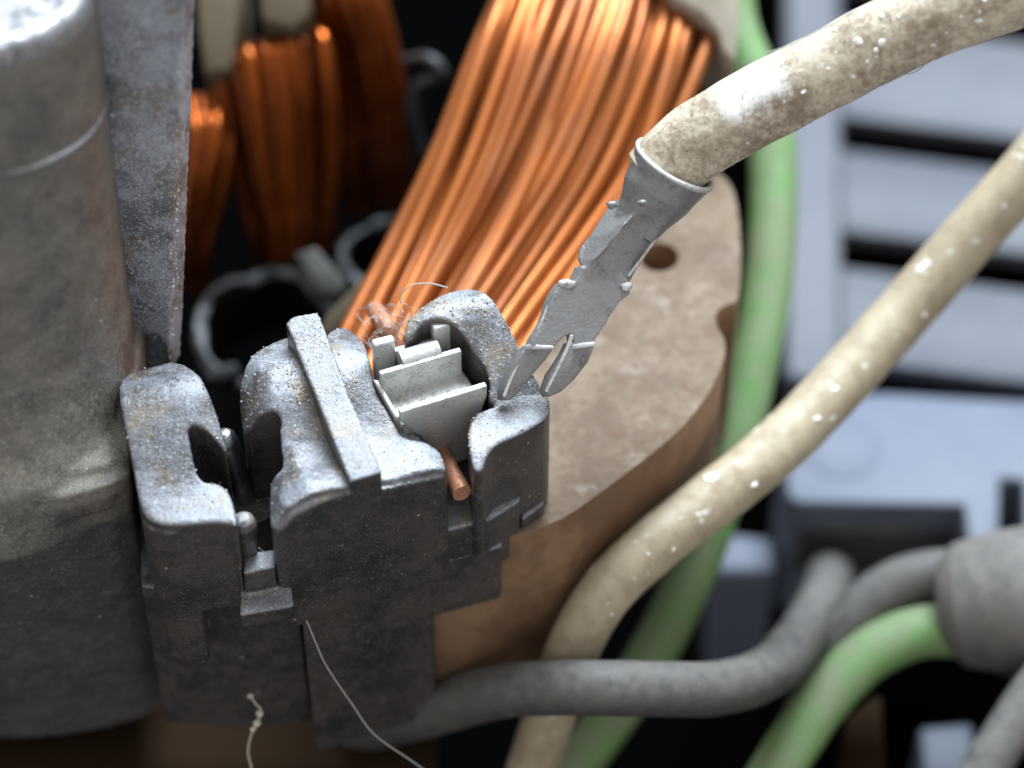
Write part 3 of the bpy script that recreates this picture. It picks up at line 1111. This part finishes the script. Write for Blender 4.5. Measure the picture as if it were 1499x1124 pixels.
lead.add('tooth', rough_sheet([(843, 504), (871, 500), (872, 507), (843, 511)], lambda u, v: 91.35, seed=7, amp=.015, bev=.03), M_TIN, pl)

# ==================================================================== other wires
def cable(name, pts, r, mat, label, cat='wire', per=10, wob=.03, seed=1, sides=28):
    p3 = [PD(*p) for p in pts]
    return single(name, tube(p3, r, sides, per, wob, seed, True), mat, label, cat)


cable('supply_wire', [(1600, 130, 102), (1512, 242, 102.4), (1430, 335, 102.8), (1325, 455, 103), (1222, 570, 102), (1130, 662, 100.8), (1040, 734, 99.6), (960, 796, 98.8), (900, 852, 98.5), (860, 908, 98.8), (830, 972, 99.8), (800, 1060, 102), (765, 1170, 104)],
      [1.08, 1.08, 1.05, .99, .96], M_CREAM2, 'long beige grimy wire crossing in front of the vented panel and rusty core')
cable('earth_wire', [(1068, -70, 113), (1076, 40, 112.5), (1116, 140, 112), (1132, 240, 111.5), (1126, 400, 110.5), (1098, 560, 109.5), (1062, 700, 109), (1008, 850, 109.5), (940, 985, 111), (865, 1090, 112), (800, 1180, 113)],
      .98, M_GREEN, 'green earth wire passing upright between the rusty core and vented panel')
cable('earth_wire', [(1470, 930, 107), (1400, 924, 107), (1335, 928, 107), (1262, 966, 106.5), (1195, 1040, 106), (1130, 1140, 105.5), (1090, 1220, 105)],
      1.03, M_GREEN, 'green wire curving down out of the grey cable sheath')
cable('brown_cable', [(520, 1066, 105), (620, 1042, 102.5), (720, 1014, 99.6), (800, 1007, 98.0), (900, 1007, 97.2), (1040, 1008, 99), (1122, 984, 102), (1174, 930, 107), (1206, 872, 114), (1220, 820, 124), (1228, 780, 136)],
      1.0, M_GREY, 'dusty grey cable running level below the black cover leg')
cable('grey_wire', [(1480, 850, 108), (1415, 842, 108), (1345, 846, 108), (1282, 876, 108), (1236, 925, 108), (1206, 985, 108.5), (1180, 1060, 110)],
      1.04, M_GREY, 'dark grey wire arching out of the cable sheath above the green wire')
cable('cable_sheath', [(1405, 885, 107.2), (1460, 880, 106.8), (1540, 880, 106), (1660, 900, 105)], [2.45, 2.75, 3.0, 3.0], M_SHEATH, 'thick grey cable sheath with green and dark wires leaving its end', 'cable')
cable('thin_wire', [(1400, 1200, 104), (1440, 1130, 104), (1490, 1050, 104), (1560, 950, 104)], .92, M_SHEATH, 'pale grey wire slanting up below the cable sheath')

# ==================================================================== background plastics
panel = Thing('vented_panel', 'pale blue grey plastic panel with long black vent slots behind the wires', 'panel', PZ(1400, 300, -30))
ZP = -24.0


def strip(px, z=ZP, th=2.2, bev=.25):
    return bevelled(pxprism(px, z, z - th, 0, step=0), bev, 3)


def ln(u, v0):                                    # slot lines lean down to the right
    return v0 + (u - 1225) * .128


panel.add('side_rail', strip([(1152, -320), (1228, -310), (1232, ln(1232, 560)), (1150, 552)]), M_PANEL)
ys = [(-330, -194), (-144, -26), (28, 168), (218, 336), (390, 524)]
for (a, b) in ys:
    panel.add('slat', strip([(1229.5, ln(1229, a)), (1760, ln(1760, a)), (1760, ln(1760, b)), (1229.5, ln(1229, b))], th=.9, bev=.2), M_PANEL)
single('panel_backing', bevelled(pxprism([(1140, -400), (1900, -330), (1900, 640), (1140, 560)], -31.5, -33, 0, step=0), .1), M_CAVITY, 'black backing seen through the vent slots of the panel', 'backing')

bx = Thing('plastic_box', 'blue grey plastic box with round embossed mark below the vented panel', 'box', PZ(1300, 700, -34))
bx.add('body', bevelled(pxprism([(1150, 610), (1158, 592), (1180, 582), (1290, 574), (1720, 600), (1720, 860), (1502, 830), (1500, 702), (1464, 699), (1462, 796), (1418, 802), (1412, 738), (1170, 736), (1156, 730), (1150, 712)], -22, -30, 0, step=0), .5, 4), M_BOX)
cc = PZ(1232, 655, -22)
bx.add('round_mark', lathe([(1.75, -22.2), (1.75, -21.97), (1.70, -21.95)], (cc.x, cc.y), 48), M_BOX)
bx.add('lower_lip', bevelled(pxprism([(1168, 770), (1300, 778), (1418, 770), (1418, 740), (1168, 740)], -23.6, -27, 0, step=0), .3), m_dark('dark_box_lip', (.05, .05, .055), (.16, .15, .14), .6))
single('spacer_block', bevelled(pxprism([(1040, 795), (1075, 780), (1130, 786), (1136, 838), (1050, 838)], -26, -34, 0, step=0), .3), M_BOX, 'small blue grey block in the dark gap beside the plastic box', 'block')
single('spacer_block', bevelled(pxprism([(1345, 1062), (1425, 1056), (1432, 1150), (1350, 1150)], -26, -36, 0, step=0), .3), m_panel('dim_blue_plastic', (.05, .06, .08), (.04, .05, .065)), 'dim blue block down in the dark below the cable sheath', 'block')
single('brown_post', bevelled(pxprism([(1236, 1050), (1290, 1010), (1300, 1160), (1230, 1160)], -22, -38, 0, step=0), .3), M_BROWN, 'brown post down in the dark behind the lower green wire', 'post')

# ==================================================================== hairs and lint
def hair(pts, r, label, mat=M_FIBRE, name='hair', wob=0):
    return single(name, tube([PD(*p) for p in pts], r, 6, 8), mat, label, name.replace('_', ' '))


hair([(352, 778, 92.2), (372, 797, 92.0), (398, 818, 92.2), (424, 862, 93.2), (445, 900, 93.8), (462, 940, 94.2), (478, 975, 94.6), (515, 1030, 95.2), (548, 1075, 95.8), (600, 1112, 96.4), (640, 1140, 97)], .021,
     'long grey hair trailing from the latch foot down past the leg')
hair([(655, 421, 91.4), (630, 415, 91.2), (604, 417, 91.2), (588, 428, 91.4), (586, 441, 91.7), (596, 446, 92)], .024, 'fine looped hair on the rounded top of the pocket wall')
hair([(1120, 78, 90.2), (1150, 68, 89.6), (1185, 52, 89.2), (1220, 34, 89.0), (1250, 15, 89.0)], .022, 'fine hair lying along the top of the thick cream wire')
hair([(1300, 108, 90.6), (1330, 108, 91), (1348, 100, 91), (1362, 82, 90.6)], .016, 'fine hair hanging under the thick cream wire')
lint = Thing('lint', 'pale knotted strand of lint hanging in front of the brown core', 'lint', PD(370, 1124, 97.4))
lint.add('strand', tube([PD(*p) for p in [(366, 1018, 96.6), (374, 1030, 96.8), (382, 1040, 96.9), (376, 1062, 97), (368, 1075, 97.2), (363, 1100, 97.4), (368, 1124, 97.6), (372, 1160, 97.8)]], .028, 8, 8), M_FLUFF)
for (u, v, r, s) in ((366, 1019, .10, 1), (380, 1045, .12, 2), (376, 1058, .13, 3), (370, 1068, .10, 4)):
    o = PD(u, v, 96.9)
    bm = bmesh.new()
    bmesh.ops.create_icosphere(bm, subdivisions=3, radius=r)
    vs = [v.co * (1 + .5 * mnoise.noise(v.co * 9 + Vector((s, s, s)))) + o for v in bm.verts]
    fs = [tuple(v.index for v in f.verts) for f in bm.faces]
    bm.free()
    lint.add('tuft', (vs, fs), M_FLUFF)
# fuzz caught round the copper wire behind the filled pocket
fz = Thing('fuzz', 'grey fuzz caught on the copper wire behind the filled pocket', 'fuzz', PZ(560, 500, -1))
rnd = random.Random(4)
for i in range(26):
    c = (rnd.uniform(540, 592), rnd.uniform(455, 500))
    p = []
    a = rnd.uniform(0, 6.28)
    for k in range(5):
        p.append(PD(c[0] + 16 * math.cos(a) + rnd.uniform(-5, 5), c[1] + 13 * math.sin(a) + rnd.uniform(-5, 5), 95.0 + rnd.uniform(-.8, .3)))
        a += rnd.uniform(.4, 1.0)
    fz.add('fibre', tube(p, .013, 5, 5), M_FIBRE)

# ==================================================================== grit: loose grains lying on the end cover
def inpoly(u, v, poly):
    ins = False
    n = len(poly)
    for i in range(n):
        a, b = poly[i], poly[(i + 1) % n]
        if (a[1] > v) != (b[1] > v) and u < (b[0] - a[0]) * (v - a[1]) / (b[1] - a[1]) + a[0]:
            ins = not ins
    return ins


def on_top(u, v, zf):
    z = 0
    for _ in range(12):
        p = PZ(u, v, z)
        z = zf(p.x, p.y)
    return PZ(u, v, z)


bm = bmesh.new()
bmesh.ops.create_icosphere(bm, subdivisions=1, radius=1)
ICO_V = [v.co.copy() for v in bm.verts]
ICO_F = [tuple(v.index for v in f.verts) for f in bm.faces]
bm.free()


def grains(name, pts, rmin, rmax, mat, label, seed):
    rg = random.Random(seed)
    vs, fs = [], []
    for p in pts:
        r = rmin + (rmax - rmin) * rg.random() ** 2.5
        k = len(vs)
        j = Vector((rg.uniform(.6, 1.4), rg.uniform(.6, 1.4), rg.uniform(.5, 1.0)))
        rot = Matrix.Rotation(rg.uniform(0, 6.28), 3, 'Z') @ Matrix.Rotation(rg.uniform(0, 6.28), 3, 'X')
        for q in ICO_V:
            w = q * (1 + .5 * mnoise.noise(q * 1.3 + p * 5))
            vs.append(p + rot @ Vector((w.x * j.x, w.y * j.y, w.z * j.z)) * r)
        fs += [tuple(i + k for i in f) for f in ICO_F]
    return single(name, (vs, fs), mat, label, 'grit', kind='stuff', smooth=False)


rg = random.Random(21)
pale, tan = [], []
for (poly, zf, cnt) in ((wing, zw, 560), (cl, zc, 450), (cr, zcr, 340), (hump, zh, 560), (lip, zl, 170), ([(418, 472), (464, 457), (556, 686), (512, 700)], zr, 170)):
    us = [q[0] for q in poly]
    vv = [q[1] for q in poly]
    k = 0
    while k < cnt:
        u, v = rg.uniform(min(us), max(us)), rg.uniform(min(vv), max(vv))
        if inpoly(u, v, poly):
            (pale if rg.random() < .7 else tan).append(on_top(u, v, zf))
            k += 1
# along the foot of the rib and in the pocket mouths
for k in range(420):
    t = rg.uniform(.12, 1)
    u = 416 + (506 - 416) * t - abs(rg.gauss(0, 9))
    v = 494 + (708 - 494) * t + rg.gauss(0, 3)
    tan.append(on_top(u, v, zc))
for k in range(150):
    tan.append(PZ(rg.uniform(548, 592), rg.uniform(560, 650), -.2 + rg.uniform(-.3, .2)))
for k in range(1300):
    u, v = rg.uniform(172, 262), rg.uniform(-10, 500)
    pale.append(PF(u, v))
M_GRAIN = m_plain('pale_dust_grain', (0.52, 0.52, 0.50), .8)
M_GRAIN2 = m_plain('tan_dust_grain', (0.33, 0.26, 0.17), .85)
grains('pale_grit', pale, .010, .042, M_GRAIN, 'pale specks of dust scattered over the black cover and fin', 3)
grains('tan_grit', tan, .010, .045, M_GRAIN2, 'tan grit gathered along the rib and in the pocket mouths', 4)


def wire_points(px, rads, cnt, seed, t0, t1, spread):
    """points on the upper, viewer-facing side of a wire"""
    rq = random.Random(seed)
    path = catmull([PD(*p) for p in px], 14)
    out = []
    n = len(path)
    for k in range(cnt):
        t = t0 + (t1 - t0) * rq.random()
        i = min(n - 2, int(t * (n - 1)))
        tan_ = (path[i + 1] - path[i]).normalized()
        f = t * (n - 1) - i
        c = path[i].lerp(path[i + 1], f)
        a = (-FWD - tan_ * (-FWD).dot(tan_)).normalized()
        b = tan_.cross(a)
        ang = rq.gauss(0, spread)
        out.append(c + (a * math.cos(ang) + b * math.sin(ang)) * rads)
    return out


M_FLECK = m_plain('white_paint_fleck', (0.84, 0.82, 0.76), .6)
M_GRIME = m_plain('brown_grime', (0.24, 0.175, 0.115), .9)
grains('paint_flecks', wire_points(wp, 1.27, 80, 31, .34, .92, .55), .06, .17, M_FLECK, 'white paint flecks stuck along the thick cream lead wire', 31)
grains('wire_grime', wire_points(wp, 1.325, 2200, 32, .12, .92, .95), .006, .024, M_GRIME, 'brown grime crusted along the thick cream lead wire', 32)
sw = [(1512, 242, 102.4), (1430, 335, 102.8), (1325, 455, 103), (1222, 570, 102), (1130, 662, 100.8), (1040, 734, 99.6), (960, 796, 98.8), (900, 852, 98.5)]
grains('paint_flecks', wire_points(sw, .96, 40, 33, 0, 1, .40), .08, .22, M_FLECK, 'white paint flecks stuck along the long beige wire', 33)
